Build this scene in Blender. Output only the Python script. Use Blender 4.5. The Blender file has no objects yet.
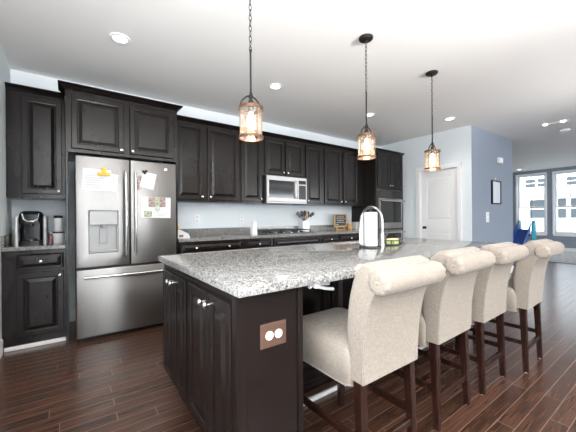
import bpy, bmesh, math, random
from mathutils import Vector, Matrix
random.seed(7)
PI = math.pi
C = bpy.context.scene.collection
SC = bpy.context.scene

# ------------------------------------------------------------------ camera
PSI, ROLL, CAM_H, F_PX, Y0 = 0.6281, 0.0073, 1.1555, 300.876, 217.85
cd = bpy.data.cameras.new('camera')
cam = bpy.data.objects.new('camera', cd); C.objects.link(cam)
cd.sensor_width = 36.0
cd.lens = F_PX / 576 * 36.0
cd.shift_y = (Y0 - 216.0) / 576
cd.clip_start = 0.05
_f = Vector((math.sin(PSI), math.cos(PSI), 0)); _r0 = Vector((math.cos(PSI), -math.sin(PSI), 0)); _u0 = Vector((0, 0, 1))
_r = _r0 * math.cos(ROLL) - _u0 * math.sin(ROLL)
_u = _u0 * math.cos(ROLL) + _r0 * math.sin(ROLL)
m = Matrix((_r, _u, -_f)).transposed().to_4x4()
m.translation = Vector((0, 0, CAM_H))
cam.matrix_world = m
SC.camera = cam

# ------------------------------------------------------------------ world, exposure, daylight
SC.view_settings.view_transform = 'Standard'
SC.view_settings.look = 'None'
SC.view_settings.gamma = 1.0
SC.view_settings.use_curve_mapping = False
SC.view_settings.exposure = 0.78
w = bpy.data.worlds.new('world'); SC.world = w; w.use_nodes = True
bg = w.node_tree.nodes['Background']
bg.inputs[0].default_value = (0.86, 0.93, 1.0, 1); bg.inputs[1].default_value = 5.0

XL_ = -.485
def area(name, loc, rot, sx, sy, power, col=(1, 1, 1)):
    l = bpy.data.lights.new(name, 'AREA'); l.shape = 'RECTANGLE'; l.size = sx; l.size_y = sy
    l.energy = power; l.color = col
    o = bpy.data.objects.new(name, l); C.objects.link(o)
    o.location = loc; o.rotation_euler = rot
    return o
# daylight entering by the wide patio doors and windows of the wall behind the camera (they face +Y)
area('daylight_patio', (.8, -5.42, 1.22), (PI / 2, 0, 0), 2.1, 2.36, 19, (1.0, 0.99, 0.97))
area('daylight_living', (9.6, -5.42, 1.45), (PI / 2, 0, 0), 4.4, 1.9, 95, (0.96, 0.98, 1.0))
area('added_fill_left', (XL_ + .03, -.2, 1.55), (PI / 2, 0, -PI / 2), 2.3, 1.2, 30, (0.97, 0.985, 1.0))  # added fill light at an unseen left opening, brightens the island doors
# fill lamps added unseen behind the camera, aimed up to brighten the ceiling
for fx_, fy_, pw in ((.12, -4.3, 84), (2.2, -4.5, 66), (4.8, -4.3, 36)):
    fl = area('added_ceiling_fill', (fx_, fy_, 1.2), (math.radians(118), 0, 0), 1.2, .8, pw, (1.0, 0.99, 0.98))
    fl.data.spread = math.radians(40)

# ------------------------------------------------------------------ helpers
OFF = {}

class G:
    """collects shapes in one bmesh and links them as ONE mesh object"""
    def __init__(s): s.bm = bmesh.new()
    def box(s, x0, x1, y0, y1, z0, z1, bev=0, seg=1):
        bm = bmesh.new(); bmesh.ops.create_cube(bm, size=1)
        for v in bm.verts:
            v.co = Vector(((x0 + x1) / 2 + v.co.x * (x1 - x0), (y0 + y1) / 2 + v.co.y * (y1 - y0), (z0 + z1) / 2 + v.co.z * (z1 - z0)))
        if bev: bmesh.ops.bevel(bm, geom=bm.edges[:], offset=bev, segments=seg, profile=0.5, affect='EDGES')
        return s.add(bm)
    def add(s, bm, mat=None):
        if mat: bmesh.ops.transform(bm, matrix=mat, verts=bm.verts)
        me = bpy.data.meshes.new('tmp'); bm.to_mesh(me); bm.free()
        s.bm.from_mesh(me); bpy.data.meshes.remove(me); return s
    def loops(s, loops, cap0=True, cap1=True, closed=True):
        vs = [[s.bm.verts.new(p) for p in lp] for lp in loops]
        n = len(vs[0])
        for a, b in zip(vs, vs[1:]):
            for i in range(n if closed else n - 1):
                j = (i + 1) % n
                s.bm.faces.new((a[i], a[j], b[j], b[i]))
        if cap0: s.bm.faces.new(vs[0][::-1])
        if cap1: s.bm.faces.new(vs[-1])
        return s
    def tube(s, pts, r, seg=10, radii=None, closed=False):
        pts = [Vector(p) for p in pts]; n = len(pts); loops = []
        up = None
        for i, p in enumerate(pts):
            if closed: t = pts[(i + 1) % n] - pts[i - 1]
            else: t = pts[min(i + 1, n - 1)] - pts[max(i - 1, 0)]
            t.normalize()
            if up is None: up = Vector((0, 0, 1)) if abs(t.z) < .9 else Vector((1, 0, 0))
            a = t.cross(up).normalized(); b = a.cross(t).normalized(); up = b
            rr = radii[i] if radii else r
            loops.append([p + (a * math.cos(2 * PI * k / seg) + b * math.sin(2 * PI * k / seg)) * rr for k in range(seg)])
        if closed:
            loops.append(loops[0]); return s.loops(loops, False, False)
        return s.loops(loops)
    def bar(s, p0, p1, w0, w1=None, d0=None, d1=None):
        """square tapered bar between two points (vertical-ish)"""
        w1 = w0 if w1 is None else w1; d0 = w0 if d0 is None else d0; d1 = w1 if d1 is None else d1
        p0, p1 = Vector(p0), Vector(p1)
        t = (p1 - p0).normalized()
        a = Vector((1, 0, 0)) if abs(t.x) < .9 else Vector((0, 1, 0))
        b = t.cross(a).normalized(); a = b.cross(t).normalized()
        lp = lambda p, w, d: [p + a * w / 2 * sx + b * d / 2 * sy for sx, sy in ((-1, -1), (1, -1), (1, 1), (-1, 1))]
        return s.loops([lp(p0, w0, d0), lp(p1, w1, d1)])
    def lathe(s, prof, c=(0, 0, 0), axis='Z', seg=24, cap0=True, cap1=True):
        c = Vector(c); loops = []
        for r, h in prof:
            lp = []
            for k in range(seg):
                a = 2 * PI * k / seg; x, y = r * math.cos(a), r * math.sin(a)
                q = {'Z': (x, y, h), '-Y': (x, -h, y), '-X': (-h, x, y), 'X': (h, x, y)}[axis]
                lp.append(c + Vector(q))
            loops.append(lp)
        return s.loops(loops, cap0, cap1)
    def sphere(s, c, r, seg=16, sc=(1, 1, 1)):
        bm = bmesh.new(); bmesh.ops.create_uvsphere(bm, u_segments=seg, v_segments=max(6, seg // 2), radius=r)
        for v in bm.verts: v.co = Vector((v.co.x * sc[0], v.co.y * sc[1], v.co.z * sc[2])) + Vector(c)
        return s.add(bm)
    def build(s, name, mat, parent=None, smooth=30, local=False, matrix=None):
        bm = s.bm
        if matrix: bmesh.ops.transform(bm, matrix=matrix, verts=bm.verts)
        if parent is not None and not local:
            r = parent
            while r.parent: r = r.parent
            o_ = OFF.get(r.name, Vector((0, 0, 0)))
            bmesh.ops.translate(bm, vec=-o_, verts=bm.verts)
        bmesh.ops.recalc_face_normals(bm, faces=bm.faces)
        me = bpy.data.meshes.new(name); bm.to_mesh(me); bm.free()
        o = bpy.data.objects.new(name, me); C.objects.link(o)
        me.materials.append(mat)
        if smooth:
            for p in me.polygons: p.use_smooth = True
            me.set_sharp_from_angle(angle=math.radians(smooth))
        if parent is not None: o.parent = parent
        return o

def tag(o, label, cat, group=None, kind=None):
    o['label'] = label; o['category'] = cat
    if group: o['group'] = group
    if kind: o['kind'] = kind
    return o
def thing(name, loc, label, cat, group=None, rz=0):
    o = bpy.data.objects.new(name, None); C.objects.link(o)
    o.empty_display_size = .05
    o.location = loc; o.rotation_euler = (0, 0, rz)
    OFF[o.name] = Vector(loc)
    return tag(o, label, cat, group)
def struct(o): o['kind'] = 'structure'; return o
def one(g, name, mat, label, cat, group=None, smooth=30):
    """a thing that is one mesh; its origin goes to the centre of its base"""
    o = g.build(name, mat, None, smooth)
    xs = [v.co for v in o.data.vertices]
    c = Vector(((min(v.x for v in xs) + max(v.x for v in xs)) / 2, (min(v.y for v in xs) + max(v.y for v in xs)) / 2, min(v.z for v in xs)))
    o.data.transform(Matrix.Translation(-c)); o.location = c; OFF[o.name] = c
    return tag(o, label, cat, group)
def copy_tree(o, parent=None):
    c = o.copy(); C.objects.link(c); c.parent = parent
    for ch in list(o.children): copy_tree(ch, c)
    return c

def rrect(cx, cy, hx, hy, r, z, n=5):
    pts = []
    for qx, qy, a0 in ((1, 1, 0), (-1, 1, PI / 2), (-1, -1, PI), (1, -1, 3 * PI / 2)):
        for k in range(n + 1):
            a = a0 + PI / 2 * k / n
            pts.append((cx + qx * (hx - r) + r * math.cos(a), cy + qy * (hy - r) + r * math.sin(a), z))
    return pts

# ------------------------------------------------------------------ materials
def mat(name, col, rough=.5, metal=0, spec=.5, **k):
    m = bpy.data.materials.new(name); m.use_nodes = True
    b = m.node_tree.nodes['Principled BSDF']
    b.inputs['Base Color'].default_value = (*col, 1); b.inputs['Roughness'].default_value = rough
    b.inputs['Metallic'].default_value = metal; b.inputs['Specular IOR Level'].default_value = spec
    for q, v in k.items(): b.inputs[q.replace('_', ' ')].default_value = v
    return m
def nodes(m): return m.node_tree.nodes, m.node_tree.links, m.node_tree.nodes['Principled BSDF']
def ramp(N, stops):
    r = N.new('ShaderNodeValToRGB'); e = r.color_ramp.elements
    while len(e) < len(stops): e.new(.5)
    for i, (p, c) in enumerate(stops): e[i].position = p; e[i].color = (*c, 1)
    return r
def noisy(m, scale, amt, bump=0, stretch=(1, 1, 1), detail=3, dist=.002, rough_amt=0):
    """object-space noise varying the base colour, with optional bump"""
    N, L, b = nodes(m)
    tc = N.new('ShaderNodeTexCoord'); mp = N.new('ShaderNodeMapping'); mp.inputs['Scale'].default_value = stretch
    nz = N.new('ShaderNodeTexNoise'); nz.inputs['Scale'].default_value = scale; nz.inputs['Detail'].default_value = detail
    L.new(tc.outputs['Object'], mp.inputs[0]); L.new(mp.outputs[0], nz.inputs['Vector'])
    c = Vector(b.inputs['Base Color'].default_value[:3])
    r = ramp(N, [(.3, c * (1 - amt)), (.7, c * (1 + amt))])
    L.new(nz.outputs['Fac'], r.inputs[0]); L.new(r.outputs[0], b.inputs['Base Color'])
    if bump:
        bp = N.new('ShaderNodeBump'); bp.inputs['Strength'].default_value = bump; bp.inputs['Distance'].default_value = dist
        L.new(nz.outputs['Fac'], bp.inputs['Height']); L.new(bp.outputs[0], b.inputs['Normal'])
    if rough_amt:
        mr = N.new('ShaderNodeMapRange'); r0 = b.inputs['Roughness'].default_value
        mr.inputs['To Min'].default_value = r0 - rough_amt; mr.inputs['To Max'].default_value = r0 + rough_amt
        L.new(nz.outputs['Fac'], mr.inputs[0]); L.new(mr.outputs[0], b.inputs['Roughness'])
    return m

M = {}
M['cab'] = noisy(mat('espresso_wood', (.0118, .0086, .0079), .23, spec=.36), 5, .15, .015, (1, 1, .3), rough_amt=.015)
M['cab_in'] = mat('dark_recess', (.012, .010, .010), .7)
M['nickel'] = mat('brushed_nickel', (.75, .74, .72), .22, 1)
M['chrome'] = mat('chrome', (.85, .85, .86), .08, 1)
M['steel'] = noisy(mat('stainless_steel', (.245, .236, .228), .33, 1, Anisotropic=.8, Anisotropic_Rotation=.25), 3, .06, .03, (60, 60, .6), rough_amt=.06)
M['steel_h'] = noisy(mat('stainless_steel_level', (.325, .315, .305), .33, 1, Anisotropic=.8, Anisotropic_Rotation=.25), 3, .06, .03, (.6, 60, 60), rough_amt=.06)
M['steel_lt'] = mat('polished_steel', (.58, .575, .57), .25, 1)
M['grey_pl'] = mat('grey_plastic', (.42, .42, .42), .45)
M['fridge_side'] = mat('fridge_side_grey', (.09, .09, .09), .5)
M['blackgloss'] = mat('black_glass', (.012, .012, .013), .08, spec=.6)
M['black'] = mat('black_plastic', (.010, .010, .011), .3, spec=.35)
M['iron'] = mat('cast_iron', (.022, .022, .022), .55)
M['white'] = mat('white_paint', (.90, .90, .90), .4)
M['trim'] = mat('trim_paint', (.91, .91, .905), .4)
M['ceil'] = noisy(mat('ceiling_paint', (.84, .84, .83), .9, spec=.1), 60, .01, .02)
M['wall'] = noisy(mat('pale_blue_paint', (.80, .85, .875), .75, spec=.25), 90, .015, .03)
M['wall_shaded'] = noisy(mat('shaded_blue_paint', (.245, .285, .345), .6, spec=.3), 90, .015, .03)  # same blue paint as the other walls, with their shade mixed into it
M['bronze'] = mat('dark_bronze', (.035, .032, .032), .45, .7)
M['copper'] = mat('weathered_bronze', (.16, .09, .05), .45, .6)
M['mahog'] = noisy(mat('mahogany', (.024, .0085, .006), .25), 8, .5, 0, (6, 6, .6))
M['white_cer'] = mat('white_ceramic', (.85, .85, .84), .25)
M['paper'] = mat('white_paper', (.80, .80, .80), .8)
M['paper_towel'] = noisy(mat('paper_towel', (.62, .62, .62), .9, spec=.1), 120, .03, .3)
M['yellow'] = mat('yellow_plastic', (.85, .52, .02), .4)
M['pine'] = noisy(mat('light_wood', (.58, .36, .16), .5), 10, .25, 0, (1, 8, 8))
M['slate'] = mat('chalkboard', (.05, .05, .052), .7)
M['chalk'] = mat('chalk', (.8, .8, .8), .9)
M['green'] = mat('sponge_green', (.50, .58, .20), .9)
M['sponge'] = mat('sponge_yellow', (.80, .72, .38), .95)
M['blue'] = mat('blue_plastic', (.035, .10, .42), .35)
M['teal'] = mat('teal_plastic', (.02, .33, .42), .35)
M['brown_plate'] = mat('bronze_plate', (.10, .052, .035), .5, .1)
M['pink'] = mat('pink_brown_label', (.28, .12, .15), .5)
M['mirror'] = mat('picture_glass', (.75, .77, .80), .12, 0, .6)
M['photo_a'] = noisy(mat('photo_print_warm', (.34, .25, .22), .4), 40, .9)
M['photo_b'] = noisy(mat('photo_print_green', (.38, .40, .26), .4), 40, .8)
M['steel_dark'] = mat('dark_metal', (.10, .10, .10), .35, .8)

def granite():
    m = mat('speckled_granite', (.7, .7, .68), .10, spec=.55); N, L, b = nodes(m)
    tc = N.new('ShaderNodeTexCoord')
    def vor(scale, feat='F1'):
        v = N.new('ShaderNodeTexVoronoi'); v.inputs['Scale'].default_value = scale; v.feature = feat
        v.inputs['Randomness'].default_value = 1
        nz = N.new('ShaderNodeTexNoise'); nz.inputs['Scale'].default_value = scale * .7
        mx = N.new('ShaderNodeMix'); mx.data_type = 'VECTOR'; mx.inputs[0].default_value = .02
        L.new(tc.outputs['Object'], mx.inputs[4]); L.new(nz.outputs['Color'], mx.inputs[5]); L.new(mx.outputs[1], v.inputs['Vector'])
        return v
    v1, v2 = vor(190), vor(230)
    sep1 = N.new('ShaderNodeSeparateColor'); L.new(v1.outputs['Color'], sep1.inputs[0])
    r1 = ramp(N, [(0, (.40, .395, .38)), (.45, (.28, .275, .265)), (.66, (.12, .115, .11)), (.78, (.31, .30, .285)), (.91, (.12, .115, .11))])
    r1.color_ramp.interpolation = 'CONSTANT'; L.new(sep1.outputs[0], r1.inputs[0])
    sep2 = N.new('ShaderNodeSeparateColor'); L.new(v2.outputs['Color'], sep2.inputs[0])
    r2 = ramp(N, [(0, (1, 1, 1)), (.68, (.42, .40, .38)), (.82, (.09, .085, .085))]); r2.color_ramp.interpolation = 'CONSTANT'
    L.new(sep2.outputs[1], r2.inputs[0])
    mx = N.new('ShaderNodeMix'); mx.data_type = 'RGBA'; mx.blend_type = 'MULTIPLY'; mx.inputs[0].default_value = 1
    L.new(r1.outputs[0], mx.inputs[6]); L.new(r2.outputs[0], mx.inputs[7]); L.new(mx.outputs[2], b.inputs['Base Color'])
    return m
M['granite'] = granite()

def floor_mat():
    """narrow strip flooring along X: every row has its own random joint offset, every board its own tone"""
    m = mat('dark_hardwood', (.06, .03, .02), .24, spec=.5); N, L, b = nodes(m)
    RW, BL = .086, 1.1
    def math_(op, a, b_=None, c=None):
        n = N.new('ShaderNodeMath'); n.operation = op
        for i, v in enumerate((a, b_, c)):
            if v is None: continue
            if isinstance(v, (int, float)): n.inputs[i].default_value = v
            else: L.new(v, n.inputs[i])
        return n.outputs[0]
    tc = N.new('ShaderNodeTexCoord'); sp = N.new('ShaderNodeSeparateXYZ'); L.new(tc.outputs['Object'], sp.inputs[0])
    yr = math_('DIVIDE', sp.outputs[1], RW); row = math_('FLOOR', yr); fy = math_('SUBTRACT', yr, row)
    wn = N.new('ShaderNodeTexWhiteNoise'); wn.noise_dimensions = '1D'; L.new(row, wn.inputs['W'])
    xr = math_('ADD', math_('DIVIDE', sp.outputs[0], BL), math_('MULTIPLY', wn.outputs['Value'], 7.3)); col = math_('FLOOR', xr); fx = math_('SUBTRACT', xr, col)
    ey = math_('MULTIPLY', math_('MINIMUM', fy, math_('SUBTRACT', 1, fy)), RW); ex = math_('MULTIPLY', math_('MINIMUM', fx, math_('SUBTRACT', 1, fx)), BL)
    ed = math_('MINIMUM', ex, ey)
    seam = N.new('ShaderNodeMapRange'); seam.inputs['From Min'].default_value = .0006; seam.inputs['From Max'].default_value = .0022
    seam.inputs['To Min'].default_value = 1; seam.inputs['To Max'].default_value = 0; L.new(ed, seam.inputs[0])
    cb = N.new('ShaderNodeCombineXYZ'); L.new(row, cb.inputs[0]); L.new(col, cb.inputs[1])
    w2 = N.new('ShaderNodeTexWhiteNoise'); w2.noise_dimensions = '2D'; L.new(cb.outputs[0], w2.inputs['Vector'])
    tone = ramp(N, [(0, (.056, .026, .0165)), (1, (.088, .042, .027))]); L.new(w2.outputs['Value'], tone.inputs[0])
    of = N.new('ShaderNodeVectorMath'); of.operation = 'MULTIPLY_ADD'; L.new(w2.outputs['Color'], of.inputs[0]); of.inputs[1].default_value = (9, 9, 9); L.new(tc.outputs['Object'], of.inputs[2])
    mp = N.new('ShaderNodeMapping'); mp.inputs['Scale'].default_value = (1.5, 26, 1); L.new(of.outputs[0], mp.inputs[0])
    nz = N.new('ShaderNodeTexNoise'); nz.inputs['Scale'].default_value = 3; nz.inputs['Detail'].default_value = 5; L.new(mp.outputs[0], nz.inputs['Vector'])
    gr = ramp(N, [(.3, (.60, .58, .56)), (.7, (1.35, 1.32, 1.3))]); L.new(nz.outputs['Fac'], gr.inputs[0])
    mx = N.new('ShaderNodeMix'); mx.data_type = 'RGBA'; mx.blend_type = 'MULTIPLY'; mx.inputs[0].default_value = 1
    L.new(tone.outputs[0], mx.inputs[6]); L.new(gr.outputs[0], mx.inputs[7])
    m2 = N.new('ShaderNodeMix'); m2.data_type = 'RGBA'; L.new(seam.outputs[0], m2.inputs[0]); L.new(mx.outputs[2], m2.inputs[6]); m2.inputs[7].default_value = (.24, .165, .13, 1)  # seams painted paler than the boards, standing in for glints on bevelled edges
    L.new(m2.outputs[2], b.inputs['Base Color'])
    hgt = math_('SUBTRACT', math_('MULTIPLY', nz.outputs['Fac'], .35), math_('MULTIPLY', seam.outputs[0], .8))
    bp = N.new('ShaderNodeBump'); bp.inputs['Strength'].default_value = .25; bp.inputs['Distance'].default_value = .002
    L.new(hgt, bp.inputs['Height']); L.new(bp.outputs[0], b.inputs['Normal'])
    return m
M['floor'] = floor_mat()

def fabric():
    m = mat('cream_linen', (.66, .585, .50), .95, spec=.15); N, L, b = nodes(m)
    b.inputs['Sheen Weight'].default_value = .15
    tc = N.new('ShaderNodeTexCoord')
    outs = []
    for st in ((1, 1, 9), (9, 9, 1)):
        mp = N.new('ShaderNodeMapping'); mp.inputs['Scale'].default_value = st; L.new(tc.outputs['Object'], mp.inputs[0])
        nz = N.new('ShaderNodeTexNoise'); nz.inputs['Scale'].default_value = 45; nz.inputs['Detail'].default_value = 2
        L.new(mp.outputs[0], nz.inputs['Vector']); outs.append(nz)
    ad = N.new('ShaderNodeMath'); L.new(outs[0].outputs['Fac'], ad.inputs[0]); L.new(outs[1].outputs['Fac'], ad.inputs[1])
    hf = N.new('ShaderNodeMath'); hf.operation = 'MULTIPLY'; hf.inputs[1].default_value = .5; L.new(ad.outputs[0], hf.inputs[0])
    r = ramp(N, [(.35, (.24, .202, .166)), (.65, (.365, .318, .268))]); L.new(hf.outputs[0], r.inputs[0]); L.new(r.outputs[0], b.inputs['Base Color'])
    bp = N.new('ShaderNodeBump'); bp.inputs['Strength'].default_value = .25; bp.inputs['Distance'].default_value = .002
    L.new(hf.outputs[0], bp.inputs['Height']); L.new(bp.outputs[0], b.inputs['Normal'])
    return m
M['fabric'] = fabric()

def emit(name, col, st):
    m = bpy.data.materials.new(name); m.use_nodes = True; N, L, b = nodes(m)
    b.inputs['Base Color'].default_value = (*col, 1)
    b.inputs['Emission Color'].default_value = (*col, 1); b.inputs['Emission Strength'].default_value = st
    return m
M['lamp'] = emit('downlight_lens', (1, .98, .95), 6)
M['bulb'] = emit('warm_bulb', (1, .66, .34), 8)

def glass(name, tint, gloss=.08, diff=0.0, dcol=(1, 1, 1)):
    m = bpy.data.materials.new(name); m.use_nodes = True; N = m.node_tree.nodes; L = m.node_tree.links
    N.remove(N['Principled BSDF']); out = N['Material Output']
    tr = N.new('ShaderNodeBsdfTransparent'); tr.inputs[0].default_value = (*tint, 1)
    gl = N.new('ShaderNodeBsdfGlossy'); gl.inputs['Roughness'].default_value = .05
    lw = N.new('ShaderNodeLayerWeight'); lw.inputs[0].default_value = .35
    mr = N.new('ShaderNodeMapRange'); mr.inputs['To Min'].default_value = gloss; mr.inputs['To Max'].default_value = .6
    L.new(lw.outputs['Fresnel'], mr.inputs[0])
    mx = N.new('ShaderNodeMixShader'); L.new(mr.outputs[0], mx.inputs[0]); L.new(tr.outputs[0], mx.inputs[1]); L.new(gl.outputs[0], mx.inputs[2])
    last = mx
    if diff:
        tl = N.new('ShaderNodeBsdfTranslucent'); tl.inputs[0].default_value = (*dcol, 1)
        tc = N.new('ShaderNodeTexCoord'); nz = N.new('ShaderNodeTexNoise'); nz.inputs['Scale'].default_value = 60
        L.new(tc.outputs['Object'], nz.inputs['Vector'])
        mm = N.new('ShaderNodeMapRange'); mm.inputs['From Min'].default_value = .3; mm.inputs['From Max'].default_value = .7
        mm.inputs['To Min'].default_value = diff * .5; mm.inputs['To Max'].default_value = diff * 1.5
        L.new(nz.outputs['Fac'], mm.inputs[0])
        m2 = N.new('ShaderNodeMixShader'); L.new(mm.outputs[0], m2.inputs[0]); L.new(mx.outputs[0], m2.inputs[1]); L.new(tl.outputs[0], m2.inputs[2]); last = m2
    L.new(last.outputs[0], out.inputs[0]); return m
M['pane'] = glass('window_glass', (.97, .98, .98), .03)
M['shade'] = glass('seeded_glass', (.95, .93, .92), .07, .06, (1, .9, .82))

# ------------------------------------------------------------------ the setting
YW, XL, XR, XP, XB, YB, ZC, YF = 4.20, -.485, 12.84, 5.546, 7.429, 2.305, 2.717, -5.5
def S(g, name, m, parent=None): 
    o = g.build(name, m, parent, smooth=0)
    if parent is None: struct(o)
    return o
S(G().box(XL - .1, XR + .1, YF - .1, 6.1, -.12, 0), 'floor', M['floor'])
S(G().box(XL - .1, XR + .1, YF - .1, 6.1, ZC, ZC + .12), 'ceiling', M['ceil'])

S(G().box(XL, XP, YW, YW + .1, 0, ZC), 'wall_back', M['wall'])
# pantry closet: the left face takes the pale paint, the right face the same paint darkened for shade
g = G(); g.box(XP, XP + .1, 3.23, YW, 0, ZC); g.box(XP, XP + .1, YB + .002, 2.545, 0, ZC); g.box(XP, XP + .1, 2.545, 3.23, 2.03, ZC)
S(g, 'wall_pantry', M['wall'])
S(G().box(XP + .003, XB, YB, YB + .1, 0, ZC), 'wall_hall', M['wall_shaded'])
S(G().box(XB - .1, XB, YB + .1, 6.0, 0, ZC), 'wall_inner', M['wall_shaded'])
S(G().box(XB, XR, 6.0, 6.1, 0, ZC), 'wall_living', M['wall_shaded'])
def wall_x_with_holes(x0, x1, y0, y1, holes, name, m):
    g = G(); holes = sorted(holes); y = y0
    for (a, b, z0, z1) in holes:
        g.box(x0, x1, y, a, 0, ZC); g.box(x0, x1, a, b, 0, z0); g.box(x0, x1, a, b, z1, ZC); y = b
    g.box(x0, x1, y, y1, 0, ZC); return S(g, name, m)
def wall_y_with_holes(y0, y1, x0, x1, holes, name, m):
    g = G(); x = x0
    for (a, b, z0, z1) in sorted(holes):
        g.box(x, a, y0, y1, 0, ZC); g.box(a, b, y0, y1, 0, z0); g.box(a, b, y0, y1, z1, ZC); x = b
    g.box(x, x1, y0, y1, 0, ZC); return S(g, name, m)
WZ0, WZ1 = .60, 2.555
wins = [(3.085, 3.835), (2.085, 2.835)]
wall_x_with_holes(XR, XR + .14, YF, 6.1, [(a, b, WZ0, WZ1) for a, b in wins], 'wall_right', M['wall_shaded'])
wall_x_with_holes(XL - .1, XL, YF - .1, YW + .1, [(-1.4, 1.0, .9, 2.2)], 'wall_left', M['wall'])
wall_y_with_holes(YF - .1, YF, XL, XR, [(-.3, 1.9, .04, 2.4), (7.4, 11.8, .5, 2.4)], 'wall_front', M['wall'])

for i, (a, b) in enumerate(wins):
    g = G(); cw = .055; x0 = XR - .022
    g.box(x0, XR, a - cw, a, WZ0 - .03, WZ1 + cw, .004); g.box(x0, XR, b, b + cw, WZ0 - .03, WZ1 + cw, .004)
    g.box(x0 - .004, XR, a - cw, b + cw, WZ1, WZ1 + cw, .004); g.box(x0 - .035, XR + .06, a - cw, b + cw, WZ0 - .035, WZ0, .006)
    g.box(x0, XR, a - cw + .01, b + cw - .01, WZ0 - .10, WZ0 - .035, .004)
    wn = S(g, 'window_%d' % (i + 1), M['trim'])
    zm = 1.46
    for nm, xa, z0, z1 in (('lower_sash', XR + .045, WZ0, zm + .02), ('upper_sash', XR + .085, zm - .02, WZ1)):
        g = G(); sw = .04; t = .035
        g.box(xa, xa + t, a, a + sw, z0, z1); g.box(xa, xa + t, b - sw, b, z0, z1)
        g.box(xa, xa + t, a + sw, b - sw, z0, z0 + sw); g.box(xa, xa + t, a + sw, b - sw, z1 - sw, z1)
        sh = g.build(nm, M['trim'], wn, 0)
        G().box(xa + .012, xa + .02, (a + b) / 2 - .009, (a + b) / 2 + .009, z0 + sw, z1 - sw).build('muntin', M['grey_pl'], sh, 0)
        G().box(xa + .010, xa + .0105, a + sw, b - sw, z0 + sw, z1 - sw).build('pane', M['pane'], sh, 0)
# glazing behind the camera
g = G()
for x in (-.3, .76, 1.82): g.box(x, x + .08, YF - .06, YF + .02, .04, 2.4)
g.box(-.3, 1.9, YF - .06, YF + .02, .04, .12); g.box(-.3, 1.9, YF - .06, YF + .02, 2.33, 2.4)
S(g, 'window_3', M['trim'])
g = G()
for x in (7.4, 8.85, 10.3, 11.74): g.box(x, x + .06, YF - .08, YF - .02, .5, 2.4)
g.box(7.4, 11.8, YF - .08, YF - .02, .5, .57); g.box(7.4, 11.8, YF - .08, YF - .02, 2.33, 2.4)
S(g, 'window_4', M['trim'])

g = G()
for y in (-1.4, -.23, .94): g.box(XL - .06, XL + .02, y, y + .06, .9, 2.2)
g.box(XL - .06, XL + .02, -1.4, 1.0, .9, .96); g.box(XL - .06, XL + .02, -1.4, 1.0, 2.14, 2.2)
S(g, 'window_5', M['trim'])  # unseen window added to the left wall to light the island doors
def baseboard(name, x0, x1, y0, y1): S(G().box(x0, x1, y0, y1, 0, .13, .004), name, M['trim'])
baseboard('baseboard_left', XL, XL + .015, YF, 3.55)
baseboard('baseboard_back', -.004, .95, YW - .015, YW)
baseboard('baseboard_hall', XP + .01, XB, YB - .015, YB)
baseboard('baseboard_right', XR - .015, XR, YF, 6.0)
# pantry door
g = G()
g.box(XP - .02, XP, 3.235, 3.312, 0, 2.109, .004); g.box(XP - .02, XP, 2.464, 2.54, 0, 2.109, .004); g.box(XP - .022, XP, 2.464, 3.312, 2.032, 2.109, .004)
S(g, 'trim_1', M['trim'])

# ------------------------------------------------------------------ raised-panel fronts, knobs, crowns
def rect_map(face, p):
    if face == '-Y': return lambda u, v, d: (u, p - d, v)
    if face == '-X': return lambda u, v, d: (p - d, u, v)
    if face == 'Y': return lambda u, v, d: (u, p + d, v)
def panel_front(u0, u1, v0, v1, face, p, t=.02, fw=.055, raised=True, g=None):
    f = rect_map(face, p); g = g or G()
    prof = [(0, 0), (0, t - .005), (.002, t - .002), (.006, t)]
    gd = .017 if face == '-X' else .010
    if raised: prof += [(fw - .010, t), (fw - .007, t - .003), (fw - .003, t - .004), (fw, t - gd), (fw + .005, t - gd), (fw + .030, t - .0015), (fw + .034, t)]
    loops = []
    for i, d in prof:
        loops.append([f(u0 + i, v0 + i, d), f(u1 - i, v0 + i, d), f(u1 - i, v1 - i, d), f(u0 + i, v1 - i, d)])
    return g.loops(loops)
def knob(u, v, face, p, parent, r=.0145):
    f = rect_map(face, p); c = f(u, v, 0)
    return G().lathe([(.006, 0), (.006, .004), (.0045, .012), (r * .8, .018), (r, .023), (r * .85, .028), (.004, .0305)], c, face, 14).build('knob', M['nickel'], parent)
def crown(x0, x1, yf, yb, z, left=True, right=True, h=.045, pr=.05, g=None):
    prof = [(0, 0), (.006, .004), (.010, .012), (.018, .018), (.030, .024), (pr - .008, h - .012), (pr, h - .009), (pr, h)]
    g = g or G(); loops = []
    for o, dz in prof:
        l = o if left else 0; r = o if right else 0
        loops.append([(x0 - l, yf - o, z + dz), (x1 + r, yf - o, z + dz), (x1 + r, yb, z + dz), (x0 - l, yb, z + dz)])
    return g.loops(loops)
U, B = YW - .33, YW - .61          # front planes of wall and base cabinets
FT = .02                            # front thickness

def wall_unit(x0, x1, z0, z1, doors, label, yf=U, crown_sides=(False, False), knobs=(), cz=2.40, group='dark wall cabinets of the kitchen', name='wall_cabinet'):
    t = thing(name, ((x0 + x1) / 2, (yf + YW) / 2, z0), label, 'cabinet', group)
    g = G(); g.box(x0, x1, yf, YW - .002, z0, z1, .002)
    g.box(x0 + .012, x1 - .012, yf - .003, yf + .01, z0 + .006, z0 + .012)
    g.build('body', M['cab'], t)
    crown(x0, x1, yf, YW - .002, z1 + .0005, *crown_sides).build('crown', M['cab'], t)
    for (a, b, c, d), ks in zip(doors, knobs):
        dr = panel_front(a, b, c, d, '-Y', yf - .0005, FT).build('door', M['cab'], t, 0)
        for (ku, kv) in ks: knob(ku, kv, '-Y', yf - FT, dr)
    return t

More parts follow.
